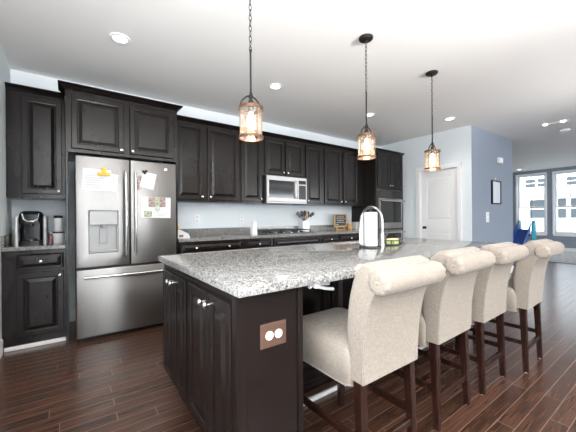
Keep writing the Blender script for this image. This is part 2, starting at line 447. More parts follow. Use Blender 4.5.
wall_unit(XL + .002, -.032, 1.368, 2.40, [(-.372, -.058, 1.41, 2.365)], 'tall narrow dark wall cabinet above the coffee maker, left of the fridge',
          knobs=[[(-.085, 1.44)]], crown_sides=(False, False))
wall_unit(1.022, 1.965, 1.372, 2.40, [(1.065, 1.435, 1.40, 2.365), (1.489, 1.945, 1.40, 2.365)], 'dark double-door wall cabinet right of the fridge',
          knobs=[[(1.405, 1.44)], [(1.52, 1.44)]])
wall_unit(1.967, 2.357, 1.372, 2.40, [(1.985, 2.325, 1.40, 2.365)], 'dark single-door wall cabinet left of the microwave',
          knobs=[[(2.30, 1.44)]])
wall_unit(2.359, 3.143, 1.80, 2.40, [(2.385, 2.735, 1.825, 2.365), (2.765, 3.115, 1.825, 2.365)], 'short dark double-door cabinet directly above the microwave',
          knobs=[[(2.71, 1.86)], [(2.79, 1.86)]])
wall_unit(3.145, 3.558, 1.372, 2.40, [(3.175, 3.53, 1.40, 2.365)], 'dark single-door wall cabinet just right of the microwave',
          knobs=[[(3.205, 1.44)]])
wall_unit(3.56, 4.638, 1.372, 2.40, [(3.596, 4.015, 1.40, 2.365), (4.06, 4.46, 1.40, 2.365)], 'dark double-door wall cabinet next to the oven tower',
          knobs=[[(3.985, 1.44)], [(4.09, 1.44)]])

# cabinet over the fridge, with its side panels down to the floor
t = thing('fridge_cabinet', (.5, 3.9, 0), 'dark two-door cabinet above the fridge with side panels to the floor', 'cabinet')
G().box(-.028, 1.02, B, YW - .002, 1.81, 2.41, .002).build('body', M['cab'], t)
for x0 in (-.028, 1.0):
    G().box(x0, x0 + .02, B, YW - .002, 0, 1.8095, .001).build('side_panel', M['cab'], t)
crown(-.028, 1.02, B, 3.80, 2.4105, True, True, .052, .055).build('crown', M['cab'], t)
for a, b, k in ((.018, .468, .443), (.524, .974, .549)):
    dr = panel_front(a, b, 1.845, 2.375, '-Y', B - .0005, FT).build('door', M['cab'], t, 0)
    knob(k, 1.875, '-Y', B - FT, dr)

def base_unit(x0, x1, label, drawers, doors, toe=True, yf=B, group='dark base cabinets of the kitchen'):
    t = thing('base_cabinet', ((x0 + x1) / 2, (yf + YW) / 2, 0), label, 'cabinet', group)
    g = G(); g.box(x0, x1, yf, YW - .002, .10, .878, .002); g.box(x0, x1, yf + .07, YW - .002, 0, .10)
    g.build('body', M['cab'], t)
    for (a, b, c, d, ks) in drawers:
        dr = panel_front(a, b, c, d, '-Y', yf - .0005, FT, .018).build('drawer', M['cab'], t, 0)
        for q in ks: knob(q, (c + d) / 2, '-Y', yf - FT, dr)
    for (a, b, c, d, ku) in doors:
        dr = panel_front(a, b, c, d, '-Y', yf - .0005, FT).build('door', M['cab'], t, 0)
        knob(ku, d - .035, '-Y', yf - FT, dr)
    return t
# coffee corner base cabinet: flush plinth with a white shoe strip
t = thing('base_cabinet', (-.26, 3.9, 0), 'dark base cabinet with one drawer and one door, left of the fridge', 'cabinet', 'dark base cabinets of the kitchen')
g = G(); g.box(XL + .002, -.03, B, YW - .002, .0, .878, .002); g.build('body', M['cab'], t)
dr = panel_front(-.384, -.046, .705, .845, '-Y', B - .0005, FT, .016).build('drawer', M['cab'], t, 0); knob(-.215, .775, '-Y', B - FT, dr)
dr = panel_front(-.384, -.046, .10, .675, '-Y', B - .0005, FT).build('door', M['cab'], t, 0); knob(-.075, .635, '-Y', B - FT, dr)
o = G().box(XL + .017, -.032, B - .018, B - .001, 0, .035, .004).build('shoe_strip', M['trim'], t); o['label'] = 'white shoe strip along the plinth'

base_unit(1.022, 1.878, 'dark base cabinet with a wide two-knob drawer, right of the fridge', [(1.04, 1.86, .735, .862, (1.226, 1.649))], [(1.04, 1.44, .125, .715, 1.41), (1.46, 1.86, .125, .715, 1.49)])
base_unit(1.88, 2.323, 'narrow dark base cabinet with one drawer, left of the cooktop', [(1.90, 2.303, .735, .862, (2.10,))], [(1.90, 2.303, .125, .715, 2.27)])
base_unit(2.325, 3.253, 'dark base cabinet with a plain wide front below the cooktop', [(2.35, 3.23, .735, .862, ())], [(2.345, 2.78, .125, .715, 2.75), (2.80, 3.235, .125, .715, 2.83)])
base_unit(3.255, 3.663, 'narrow dark base cabinet with one drawer, right of the cooktop', [(3.275, 3.643, .735, .862, (3.455,))], [(3.275, 3.643, .125, .715, 3.31)])
base_unit(3.665, 4.642, 'dark base cabinet with two drawers beside the oven tower', [(3.685, 4.145, .735, .862, (3.93,)), (4.165, 4.622, .735, .862, (4.39,))], [(3.685, 4.145, .125, .715, 4.115), (4.165, 4.622, .125, .715, 4.195)])

# counters with their upstands
t = thing('countertop', (-.26, 3.88, .879), 'short speckled granite countertop under the coffee maker', 'countertop', 'granite countertops')
G().box(XL + .002, -.031, B - .035, YW - .002, .8795, .915, .004).build('slab', M['granite'], t)
g = G(); g.box(XL + .023, -.031, YW - .022, YW - .002, .9155, 1.015, .002); g.build('backsplash', M['granite'], t)
G().box(XL + .002, XL + .022, B - .02, YW - .002, .9155, 1.015, .002).build('backsplash', M['granite'], t)
t = thing('countertop', (2.83, 3.88, .879), 'long speckled granite countertop holding the cooktop', 'countertop', 'granite countertops')
G().box(1.022, 4.642, B - .035, YW - .002, .8795, .915, .004).build('slab', M['granite'], t)
G().box(1.022, 4.642, YW - .022, YW - .002, .9155, 1.015, .002).build('backsplash', M['granite'], t)

# oven tower
t = thing('oven_cabinet', (5.08, 3.9, 0), 'tall dark oven cabinet at the end of the cabinet run', 'cabinet')
g = G(); x0, x1 = 4.646, 5.51
g.box(x0, x0 + .05, B, YW - .002, 0, 2.40, .002); g.box(x1 - .05, x1, B, YW - .002, 0, 2.40, .002)
g.box(x0 + .05, x1 - .05, B, YW - .002, 1.69, 2.40); g.box(x0 + .05, x1 - .05, B, YW - .002, 0, .30); g.box(x0 + .05, x1 - .05, YW - .04, YW - .002, .3, 1.69)
g.build('body', M['cab'], t)
crown(x0, x1, B, 3.80, 2.4005, True, False).build('crown', M['cab'], t)
for a, b, k in ((4.69, 5.065, 5.04), (5.085, 5.465, 5.11)):
    dr = panel_front(a, b, 1.73, 2.37, '-Y', B - .0005, FT).build('door', M['cab'], t, 0); knob(k, 1.765, '-Y', B - FT, dr)
dr = panel_front(4.69, 5.465, .11, .29, '-Y', B - .0005, FT, .02).build('drawer', M['cab'], t, 0); knob(5.08, .2, '-Y', B - FT, dr)
t = thing('wall_oven', (5.08, 3.86, .305), 'built-in stainless double wall oven in the tall dark cabinet', 'oven')
G().box(4.70, 5.456, B - .005, 4.10, .305, 1.685, .003).build('housing', M['steel_dark'], t)
G().box(4.71, 5.446, B - .022, B - .0055, 1.53, 1.66, .003).build('control_panel', M['blackgloss'], t)
for z0, z1 in ((.94, 1.515), (.34, .905)):
    g = G(); g.box(4.71, 5.446, B - .03, B - .0055, z0, z0 + .11, .003); g.box(4.71, 4.75, B - .03, B - .0055, z0 + .11, z1, .003)
    g.box(5.406, 5.446, B - .03, B - .0055, z0 + .11, z1, .003); g.box(4.75, 5.406, B - .03, B - .0055, z1 - .04, z1, .003)
    d = g.build('oven_door', M['steel_h'], t)
    G().box(4.75, 5.406, B - .026, B - .012, z0 + .11, z1 - .04).build('window', M['blackgloss'], d)
    g = G(); zh = z1 - .045; g.tube([(4.70, B - .075, zh), (5.456, B - .075, zh)], .014)
    for x in (4.73, 5.426): g.tube([(x, B - .031, zh), (x, B - .075, zh)], .010)
    g.build('handle', M['steel_lt'], d)

# microwave under its cabinet
t = thing('microwave', (2.75, 4.0, 1.375), 'stainless over-the-range microwave below the short cabinet', 'microwave')
ym = U - .05
G().box(2.363, 3.139, ym, YW - .003, 1.378, 1.796, .003).build('body', M['steel_dark'], t)
g = G(); g.box(2.365, 2.95, ym - .03, ym - .0005, 1.405, 1.465, .003); g.box(2.365, 2.95, ym - .03, ym - .0005, 1.725, 1.794, .003)
g.box(2.365, 2.41, ym - .03, ym - .0005, 1.465, 1.725, .003); g.box(2.88, 2.95, ym - .03, ym - .0005, 1.465, 1.725, .003)
d = g.build('door', M['steel_h'], t)
G().box(2.41, 2.88, ym - .024, ym - .008, 1.465, 1.725).build('window', M['blackgloss'], d)
g = G(); g.tube([(2.915, ym - .065, 1.455), (2.915, ym - .072, 1.6), (2.915, ym - .065, 1.745)], .011); g.tube([(2.915, ym - .031, 1.47), (2.915, ym - .066, 1.47)], .008); g.tube([(2.915, ym - .031, 1.73), (2.915, ym - .066, 1.73)], .008)
g.build('handle', M['steel_lt'], d)
g = G(); g.box(2.952, 3.137, ym - .028, ym - .0005, 1.405, 1.794, .003); cp = g.build('control_panel', M['steel_h'], t)
G().box(2.975, 3.115, ym - .030, ym - .0285, 1.69, 1.75).build('display', M['blackgloss'], cp)
G().box(2.975, 3.115, ym - .030, ym - .0285, 1.45, 1.67, .002).build('keypad', M['black'], cp)
g = G(); g.box(2.365, 3.137, ym - .028, ym - .0005, 1.380, 1.402, .002); g.build('vent_strip', M['steel_h'], t)

# ------------------------------------------------------------------ refrigerator
FX0, FX1, FY, FM = .045, .949, 3.40, .497
t = thing('refrigerator', (.497, 3.8, 0), 'stainless french-door refrigerator with papers pinned to its doors', 'refrigerator')
G().box(FX0 + .005, FX1 - .005, FY + .075, YW - .03, .04, 1.74, .004).build('body', M['fridge_side'], t)
G().box(FX0 + .03, FX1 - .03, FY + .09, YW - .05, 0, .0395).build('base_grille', M['black'], t)
for x in (FX0 + .05, FX1 - .13): G().box(x, x + .08, FY + .075, FY + .14, 1.7405, 1.765, .004).build('hinge_cover', M['grey_pl'], t)
# left door with a dispenser opening
dx0, dx1, dz0, dz1 = .150, .388, .835, 1.235
g = G(); z0, z1 = .70, 1.752
def dbox(a, b, c, d, g): g.box(a, b, FY, FY + .07, c, d)
fx = [FX0, dx0, dx1, FM - .003]; fz = [z0, dz0, dz1, z1]
bm = bmesh.new()
vv = {}
for i, x in enumerate(fx):
    for k, z in enumerate(fz):
        for j, y in enumerate((FY, FY + .07)): vv[i, k, j] = bm.verts.new((x, y, z))
for i in range(3):
    for k in range(3):
        if (i, k) == (1, 1): continue
        for j in (0, 1):
            q = [vv[i, k, j], vv[i + 1, k, j], vv[i + 1, k + 1, j], vv[i, k + 1, j]]; bm.faces.new(q if j == 0 else q[::-1])
for i in range(3):
    for k in (0, 3): bm.faces.new([vv[i, k, 0], vv[i + 1, k, 0], vv[i + 1, k, 1], vv[i, k, 1]])
    for k in (0, 3): bm.faces.new([vv[k, i, 0], vv[k, i + 1, 0], vv[k, i + 1, 1], vv[k, i, 1]])
for a, b in (((1, 1), (2, 1)), ((2, 1), (2, 2)), ((2, 2), (1, 2)), ((1, 2), (1, 1))):
    bm.faces.new([vv[a[0], a[1], 0], vv[b[0], b[1], 0], vv[b[0], b[1], 1], vv[a[0], a[1], 1]])
bmesh.ops.recalc_face_normals(bm, faces=bm.faces)
ed = [e for e in bm.edges if len(e.link_faces) == 2 and e.calc_face_angle(0) > 1 and all(v.co.y < FY + .001 for v in e.verts)]
bmesh.ops.bevel(bm, geom=ed, offset=.008, segments=3, profile=.5, affect='EDGES')
g.add(bm); ld = g.build('door', M['steel'], t)
g = G(); g.box(dx0 + .001, dx1 - .001, FY + .060, FY + .0695, dz0 + .001, 1.10); g.box(dx0 + .001, dx0 + .012, FY + .004, FY + .06, dz0 + .001, 1.10); g.box(dx1 - .012, dx1 - .001, FY + .004, FY + .06, dz0 + .001, 1.10)
g.box(dx0 + .001, dx1 - .001, FY - .004, FY + .06, dz0 + .001, dz0 + .022, .003); g.box(dx0 + .001, dx1 - .001, FY - .003, FY + .06, 1.10, dz1 - .001, .004)
dp = g.build('dispenser', mat('dispenser_grey', (.36, .36, .355), .4, .3), ld)
g = G(); g.box(.235, .30, FY + .035, FY + .045, .92, 1.075, .004); g.lathe([(.030, 0), (.024, -.02), (.012, -.03)], (.268, FY + .03, 1.0995), 'Z', 16)
g.build('paddle', M['grey_pl'], dp)

rd = G().box(FM + .003, FX1, FY, FY + .07, z0, z1, .008, 3).build('door', M['steel'], t)
def vhandle(x, z0, z1, par):
    g = G(); pts = []
    for k in range(13):
        q = k / 12; pts.append((x, FY - .05 - .018 * math.sin(PI * q), z0 + (z1 - z0) * q))
    g.tube(pts, .013, 12)
    for z in (z0 + .03, z1 - .03): g.tube([(x, FY - .0005, z), (x, FY - .054, z)], .011)
    g.build('handle', M['steel_lt'], par)
vhandle(FM - .043, .80, 1.63, ld); vhandle(FM + .043, .80, 1.63, rd)
G().lathe([(.016, 0), (.016, .002), (.013, .003)], (.845, FY - .0003, 1.685), '-Y', 18).build('badge', M['steel_lt'], rd)
fd = G().box(FX0, FX1, FY, FY + .07, .04, .682, .008, 3).build('freezer_drawer', M['steel'], t)
g = G(); pts = [(FX0 + .06 + (FX1 - FX0 - .12) * k / 14, FY - .048 - .022 * math.sin(PI * k / 14), .612) for k in range(15)]
g.tube(pts, .013, 12)
for x in (FX0 + .09, FX1 - .09): g.tube([(x, FY - .0005, .612), (x, FY - .056, .612)], .011)
g.build('handle', M['steel_lt'], fd)

# papers on the doors
def sheet(u0, u1, v0, v1, rot, d=.0006, curl=.012, n=8):
    g = G(); cx, cz = (u0 + u1) / 2, (v0 + v1) / 2; c_, s_ = math.cos(rot), math.sin(rot); a, b = [], []
    loops = []
    for k in range(n + 1):
        q = k / n; z = v1 + (v0 - v1) * q; y = FY - d - curl * q * q
        row = []
        for x, yy in ((u0, y), (u1, y), (u1, y - .0006), (u0, y - .0006)):
            dx, dz = x - cx, z - cz; row.append((cx + dx * c_ - dz * s_, yy, cz + dx * s_ + dz * c_))
        loops.append(row)
    return g.loops(loops)
pl = M['paper']
ink = mat('pencil_marks', (.30, .30, .38), .8)
def scribble(par, u0, u1, z0, z1, n, yo, m=ink):
    for k in range(n):
        z = z1 + (z0 - z1) * (k + .5) / n; e = u1 - random.random() * (u1 - u0) * .4
        pts = [(u0 + (e - u0) * q / 24, FY - yo, z + .0035 * math.sin(q * 2.1) * (.6 + .4 * math.sin(q * .9 + k))) for q in range(25)]
        G().tube(pts, .0013, 5).build('writing', m, par)
p1 = one(sheet(.10, .33, 1.43, 1.635, -.03, .0006, .003), 'paper_sheet', pl, 'white handwritten paper under the yellow clip on the left fridge door', 'paper', 'papers on the fridge')
scribble(p1, .12, .275, 1.45, 1.58, 6, .0052)
p2 = one(sheet(.285, .385, 1.425, 1.60, -.12, .0068, .004), 'paper_sheet', pl, 'narrow white slip overlapping a larger paper on the left fridge door', 'paper', 'papers on the fridge')
g = G(); g.box(.215, .325, FY - .020, FY - .008, 1.575, 1.605, .003); g.box(.252, .288, FY - .018, FY - .0085, 1.6, 1.655, .006)
one(g, 'clip', M['yellow'], 'yellow magnetic clip holding papers on the left fridge door', 'clip')
p3 = one(sheet(.60, .735, 1.47, 1.64, -.20, .0006, .003), 'paper_sheet', pl, 'small tilted child drawing high on the right fridge door', 'paper', 'papers on the fridge')
g = G(); g.tube([(.63 + .03 * math.cos(a * .7), FY - .0052, 1.55 + .03 * math.sin(a)) for a in [k * .5 for k in range(13)]], .0022, 6)
one(g, 'crayon_drawing', mat('crayon_green', (.55, .62, .42), .8), 'faint green crayon scrawl on the tilted drawing', 'drawing')
one(sheet(.562, .598, 1.455, 1.60, -.10, .0006, .002), 'photo_strip', M['photo_a'], 'narrow photo strip left of the tilted drawing on the fridge', 'photo')
g = G()
for a, b in ((.620, 1.645), (.648, 1.652), (.634, 1.63)): g.sphere((a, FY - .016, b), .013, 12)
one(g, 'magnet', M['black'], 'black three-lobed magnet above the tilted drawing on the fridge', 'magnet')
scribble(p3, .655, .70, 1.50, 1.52, 1, .0052)
p4 = one(sheet(.60, .89, 1.165, 1.385, -.02, .0006, .003), 'paper_sheet', pl, 'large white paper low on the right fridge door with photos on it', 'paper', 'papers on the fridge')
scribble(p4, .72, .86, 1.18, 1.24, 3, .0052)
for a, b, c_, lab in ((.668, .732, 'photo_a', 'left photo of three on the large white fridge paper'), (.735, .772, 'photo_b', 'middle narrow photo of three on the large white fridge paper'), (.775, .838, 'photo_a', 'right photo of three on the large white fridge paper')):
    one(G().box(a, b, FY - .0062, FY - .0052, 1.28, 1.382), 'photo', M[c_], lab, 'photo', 'photos on the fridge paper')
one(G().box(.625, .70, FY - .0062, FY - .0052, 1.175, 1.24), 'photo', M['photo_b'], 'small greenish photo at the lower left of the large fridge paper', 'photo', 'photos on the fridge paper')
one(G().lathe([(.026, 0), (.026, .004), (.022, .006)], (.755, FY - .0062, 1.265), '-Y', 20), 'magnet', mat('grey_magnet', (.55, .6, .5), .4), 'round grey magnet in the middle of the large fridge paper', 'magnet')

# ------------------------------------------------------------------ coffee corner
t = thing('coffee_maker', (-.30, 3.87, .915), 'black single-serve coffee maker with silver band on the short counter', 'coffee maker')
x0, x1, y0, y1, z = -.405, -.195, 3.76, 4.03, .9152
g = G(); g.loops([rrect((x0 + x1) / 2, y1 - .075, .085, .075, .03, zz) for zz in (z, z + .30)])
g.loops([rrect((x0 + x1) / 2, (y0 + y1) / 2, .088, .13, .03, zz) for zz in (z, z + .035)])
g.build('body', M['black'], t)
g = G(); g.loops([rrect((x0 + x1) / 2, (y0 + y1) / 2 - i * .02, .088 - i, .13 - i * 2, .04, zz) for zz, i in ((z + .205, 0), (z + .29, 0), (z + .315, .012), (z + .325, .03))])
g.build('brew_head', M['black'], t)
g = G(); 
for xa in (x0 - .012, x1 - .012): g.loops([rrect(xa + .012, (y0 + y1) / 2 - .01, .016, .12, .014, zz) for zz in (z, z + .27)]); 
g.build('side_panel', mat('silver_plastic', (.50, .50, .51), .3, .4), t)
g = G(); cx = (x0 + x1) / 2
g.tube([(cx - .062, y0 - .002, z + .30), (cx - .05, y0 - .01, z + .245), (cx - .02, y0 - .016, z + .225), (cx + .02, y0 - .016, z + .225), (cx + .05, y0 - .01, z + .245), (cx + .062, y0 - .002, z + .30)], .007)
g.build('handle_band', M['chrome'], t)
g = G(); g.lathe([(.045, 0), (.045, .02), (.03, .022)], (cx, y0 + .06, z + .035), 'Z', 20); g.build('drip_tray', M['steel_dark'], t)
g = G(); g.lathe([(.018, 0), (.022, .03)], (cx, y0 + .06, z + .1752), 'Z', 16); g.build('spout', M['steel_dark'], t)
t = thing('storage_jar', (-.095, 3.90, .9152), 'wide white jar with dark lid beneath a smaller white jar', 'jar', 'white jars by the coffee maker')
G().lathe([(.047, 0), (.05, .006), (.05, .095), (.047, .10)], (-.095, 3.90, .9153), 'Z', 24).build('jar_body', M['white_cer'], t)
G().lathe([(.049, 0), (.049, .012), (.046, .015)], (-.095, 3.90, 1.0156), 'Z', 24).build('lid', mat('dark_red_lid', (.06, .02, .02), .4), t)
t = thing('storage_jar', (-.095, 3.90, 1.031), 'smaller white jar with black lid stacked on the wide jar', 'jar', 'white jars by the coffee maker')
G().lathe([(.036, 0), (.038, .004), (.038, .135), (.036, .14)], (-.095, 3.90, 1.0310), 'Z', 24).build('jar_body', M['white_cer'], t)
G().lathe([(.037, 0), (.037, .022), (.034, .025)], (-.095, 3.90, 1.1713), 'Z', 24).build('lid', M['black'], t)
t = thing('bottle', (-.152, 3.86, .9152), 'slim dark pink bottle with pale cap between coffee maker and jars', 'bottle')
G().lathe([(.017, 0), (.018, .004), (.018, .075), (.010, .09), (.010, .095)], (-.152, 3.86, .9153), 'Z', 16).build('bottle_body', M['pink'], t)
G().lathe([(.012, 0), (.012, .02)], (-.152, 3.86, 1.0106), 'Z', 16).build('cap', M['white_cer'], t)
t = thing('spray_bottle', (-.436, 3.95, .9152), 'grey bottle with pale nozzle left of the coffee maker', 'bottle')
G().lathe([(.014, 0), (.015, .006), (.015, .10), (.010, .13), (.010, .14)], (-.440, 3.95, .9153), 'Z', 16).build('bottle_body', M['grey_pl'], t)
G().box(-.452, -.428, 3.93, 3.97, 1.0557, 1.10, .006).build('nozzle', M['white_cer'], t)

# ------------------------------------------------------------------ things on the long counter
CT = .9152
t = thing('cooktop', (2.75, 3.90, CT), 'black gas cooktop set in the long granite counter', 'cooktop')
kx0, kx1, ky0, ky1 = 2.30, 3.20, 3.66, 4.13
G().box(kx0, kx1, ky0, ky1, CT + .0002, CT + .010, .003).build('plate', M['steel_dark'], t)
for c_ in range(3):
    g = G(); a = kx0 + .02 + c_ * .29; b = a + .275; zt = CT + .055
    for y in (ky0 + .09, (ky0 + ky1) / 2 + .03, ky1 - .03): g.box(a, b, y - .007, y + .007, zt - .012, zt, .002)
    for x in (a + .01, (a + b) / 2, b - .01): g.box(x - .007, x + .007, ky0 + .085, ky1 - .025, zt - .012, zt, .002)
    for x in (a + .01, b - .01):
        for y in (ky0 + .09, ky1 - .03): g.box(x - .008, x + .008, y - .008, y + .008, CT + .0105, zt)
    g.build('grate', M['iron'], t)
for c_ in range(5):
    x = kx0 + .17 + c_ * .14
    G().lathe([(.018, 0), (.018, .016), (.014, .02)], (x, ky0 + .045, CT + .0105), 'Z', 16).build('burner_knob', M['steel_lt'], t)
for x, y, r in ((2.46, 3.83, .04), (2.46, 4.03, .035), (2.75, 3.95, .055), (3.04, 3.83, .035), (3.04, 4.03, .04)):
    G().lathe([(r, 0), (r, .012), (r * .7, .018)], (x, y, CT + .0105), 'Z', 20).build('burner', M['iron'], t)

g = G(); g.loops([rrect(2.205, 3.90, a, .038, .012, z) for z, a in ((CT, .045), (CT + .17, .032), (CT + .19, .026))])
one(g, 'soap_bottle', M['white_cer'], 'tall white container on the long counter left of the cooktop', 'bottle')
t = thing('utensil_crock', (3.30, 4.10, CT), 'square white utensil crock behind the cooktop', 'crock')
g = G(); bz = CT + .19; cx, cy = 3.33, 4.105
for a, b, c_, d in ((-.075, .075, -.065, -.057), (-.075, .075, .057, .065), (-.075, -.067, -.057, .057), (.067, .075, -.057, .057)): g.box(cx + a, cx + b, cy + c_, cy + d, CT + .0005, bz, .002)
g.box(cx - .067, cx + .067, cy - .057, cy + .057, CT + .0005, CT + .012); g.build('crock_body', M['white_cer'], t)
ut = [(-.045, -.12, .16, 'spatula', 'black slotted spatula leaning left in the white crock'), (-.02, -.06, .19, 'ladle', 'black ladle left of centre in the white crock'), (.0, .01, .20, 'spoon', 'black spoon upright in the middle of the white crock'),
      (.02, .05, .15, 'wooden_spoon', 'pale wooden spoon standing in the white crock'), (.03, .09, .18, 'spoon', 'black spoon leaning slightly right in the white crock'), (.045, .22, .19, 'spatula', 'black spatula leaning far right out of the white crock')]
for k, (bx, lean, hh, nm, lab) in enumerate(ut):
    t = thing(nm, (cx + bx * .6, cy, CT + .013), lab, nm.split('_')[-1], 'utensils in the white crock')
    yy = cy - .040 + .016 * k
    rim = Vector((cx + bx, yy, bz)); p0 = Vector((max(cx - .05, min(cx + .05, cx + bx - lean * .30)), yy, CT + .02))
    p1 = rim + Vector((lean * .55, 0, hh * .40))
    m_ = M['pine'] if 'wooden' in nm else M['black']
    G().tube([p0, rim, p1], .006, 8).build('handle', m_, t)
    dirv = (p1 - rim).normalized()
    q = p1 + dirv * .05
    g = G()
    if nm == 'spatula': g.bar(p1, p1 + dirv * .11, .05, .06, .008, .006)
    else: g.sphere(q, .040, 12, (.85, .2, 1.3))
    g.build('head', m_, t)

t = thing('chalkboard_sign', (4.21, 4.0, CT), 'small wooden-framed chalkboard sign on the counter beside the jar', 'sign')
sx0, sx1, sz0, sz1, sy = 4.00, 4.33, CT + .06, CT + .31, 4.03
g = G(); fw = .025
g.box(sx0, sx1, sy, sy + .02, sz0, sz0 + fw, .002); g.box(sx0, sx1, sy, sy + .02, sz1 - fw, sz1, .002); g.box(sx0, sx0 + fw, sy, sy + .02, sz0 + fw, sz1 - fw, .002); g.box(sx1 - fw, sx1, sy, sy + .02, sz0 + fw, sz1 - fw, .002)
g.build('frame', M['pine'], t)
bd = G().box(sx0 + fw, sx1 - fw, sy + .006, sy + .014, sz0 + fw, sz1 - fw).build('board', M['slate'], t)
for k, (a, b) in enumerate(((.06, .26), (.05, .28), (.07, .25), (.06, .27), (.05, .1))):
    z = sz1 - .06 - k * .035
    pts = [(sx0 + a + (b - a) * q / 40, sy + .0045, z + .007 * math.sin(q * 1.9) * (.6 + .4 * math.sin(q * .7))) for q in range(41)]
    G().tube(pts, .0028, 5).build('chalk_writing', M['chalk'], bd)
g = G(); g.box(sx0 + .03, sx1 - .03, sy - .03, sy + .05, CT + .0003, CT + .015, .002); g.box(sx0 + .06, sx0 + .08, sy + .002, sy + .018, CT + .015, sz0); g.box(sx1 - .08, sx1 - .06, sy + .002, sy + .018, CT + .015, sz0)
g.build('stand', M['pine'], t)
t = thing('utensil_jar', (4.43, 4.05, CT), 'light wooden jar of white kitchen tools by the chalkboard sign', 'jar')
G().lathe([(.045, .0003), (.048, .005), (.048, .12), (.042, .12), (.042, .02)], (4.43, 4.05, CT), 'Z', 20, True, True).build('jar_body', M['pine'], t)
for k, (dx, l) in enumerate(((-.02, .23), (.012, .26))):
    u = thing('scoop', (4.43 + dx, 4.05, CT + .02), ('white scoop standing left in the wooden jar', 'white spoon standing right in the wooden jar')[k], 'spoon', 'white tools in the wooden jar')
    G().tube([(4.43 + dx, 4.05, CT + .025), (4.43 + dx * 2, 4.05, CT + l)], .006, 8).build('handle', M['white_cer'], u)
    G().sphere((4.43 + dx * 2.2, 4.05, CT + l + .025), .03, 12, (.9, .4, 1.2)).build('head', M['white_cer'], u)
one(G().box(4.50, 4.60, 3.95, 4.08, CT + .0003, CT + .15, .01, 2), 'canister', mat('pale_grey_canister', (.55, .56, .55), .4), 'pale grey canister against the oven cabinet', 'canister')
# small items by the fridge
t = thing('snack_box', (1.10, 3.82, CT), 'white folded snack carton at the fridge end of the counter', 'box')
G().loops([[(1.055, 3.78, z), (1.055 + w_, 3.78, z), (1.055 + w_, 3.88, z), (1.055, 3.88, z)] for z, w_ in ((CT + .0003, .17), (CT + .05, .15), (CT + .10, .06))]).build('carton', M['paper'], t)
g = G(); g.box(1.09, 1.14, 3.7785, 3.7798, CT + .01, CT + .04); g.build('label_patch', M['pink'], t)
g = G(); pts = [(1.06 + .07 * q, 3.92 + .01 * math.sin(6 * q), CT + .17 - .16 * q * q * .6) for q in [k / 10 for k in range(11)]]
g.tube(pts, .02, 10, [.006 + .014 * math.sin(PI * (.08 + .84 * k / 10)) for k in range(11)])
g.tube([(1.06, 3.95, CT + .02), (1.06, 3.93, CT + .17)], .012, 8); g.tube([(1.13, 3.95, CT + .02), (1.13, 3.93, CT + .085)], .01, 8)
one(g, 'banana', M['yellow'], 'yellow banana beside the snack carton next to the fridge', 'banana')

# outlets on the back wall
def outlet_y(x, z, y, label, sw=False, name='wall_outlet'):
    t = thing(name, (x, y, z - .06), label, 'switch' if sw else 'outlet')
    G().box(x - .037, x + .037, y - .006, y - .0005, z - .06, z + .06, .003).build('cover_plate', M['white'], t)
    if sw: 
        for dz in (-.0,): G().box(x - .016, x + .016, y - .011, y - .0062, z - .032, z + .032, .003).build('rocker', M['white_cer'], t)
    else:
        for dz in (-.026, .026):
            s_ = G().box(x - .017, x + .017, y - .0085, y - .0062, z + dz - .017, z + dz + .017, .002).build('socket', M['white_cer'], t)
            g = G()
            for dx in (-.006, .006): g.box(x + dx - .0015, x + dx + .0015, y - .009, y - .0086, z + dz - .006, z + dz + .006)
            g.build('slots', M['black'], s_)
    return t
outlet_y(1.459, 1.149, YW, 'white outlet on the back wall nearer the fridge')
outlet_y(2.159, 1.143, YW, 'white outlet on the back wall nearer the cooktop')

# ------------------------------------------------------------------ pantry door and hall wall
g = G(); y0, y1 = 2.548, 3.227; xf = XP + .02
bm = g
def panel_x(u0, u1, v0, v1, p, par=None):
    f = rect_map('-X', p); prof = [(0, 0), (.004, -.006), (.014, -.006), (.034, -.001), (.036, 0)]
    return [[f(u0 + i, v0 + i, d), f(u1 - i, v0 + i, d), f(u1 - i, v1 - i, d), f(u0 + i, v1 - i, d)] for i, d in prof]
P1 = (y0 + .115, y1 - .115, 1.10, 1.90); P2 = (y0 + .115, y1 - .115, .22, .87)
zs = [.008, P2[2], P2[3], P1[2], P1[3], 2.026]
g.box(xf, xf + .035, y0, P1[0], .008, 2.026); g.box(xf, xf + .035, P1[1], y1, .008, 2.026)
for a, b in ((.008, .22), (.87, 1.10), (1.90, 2.026)): g.box(xf, xf + .035, P1[0], P1[1], a, b)
for Pn in (P1, P2): g.loops(panel_x(*Pn, xf), False, True)
d = g.build('door_1', M['trim'], None, 20); struct(d)
G().lathe([(.026, 0), (.026, .006), (.010, .010), (.010, .03), (.024, .04), (.027, .052), (.022, .062), (.008, .066)], (xf, 3.15, .95), '-X', 18).build('door_knob', M['bronze'], d)
t = thing('chime_box', (6.71, YB, 2.17), 'small white door chime box high on the shaded blue wall', 'chime')
G().box(6.63, 6.79, YB - .05, YB - .0005, 2.17, 2.28, .008, 2).build('cover', M['white'], t)
G().box(6.65, 6.77, YB - .052, YB - .0505, 2.185, 2.195).build('grille', M['grey_pl'], t)
t = thing('picture_frame', (6.54, YB, 1.37), 'narrow black-framed picture hanging on the shaded blue wall', 'picture')
px0, px1, pz0, pz1 = 6.335, 6.745, 1.385, 1.83
g = G(); fw = .022
g.box(px0, px1, YB - .03, YB - .001, pz0, pz0 + fw); g.box(px0, px1, YB - .03, YB - .001, pz1 - fw, pz1); g.box(px0, px0 + fw, YB - .03, YB - .001, pz0 + fw, pz1 - fw); g.box(px1 - fw, px1, YB - .03, YB - .001, pz0 + fw, pz1 - fw)
g.build('frame', M['black'], t)
G().box(px0 + fw, px1 - fw, YB - .018, YB - .002, pz0 + fw, pz1 - fw).build('picture', M['mirror'], t)
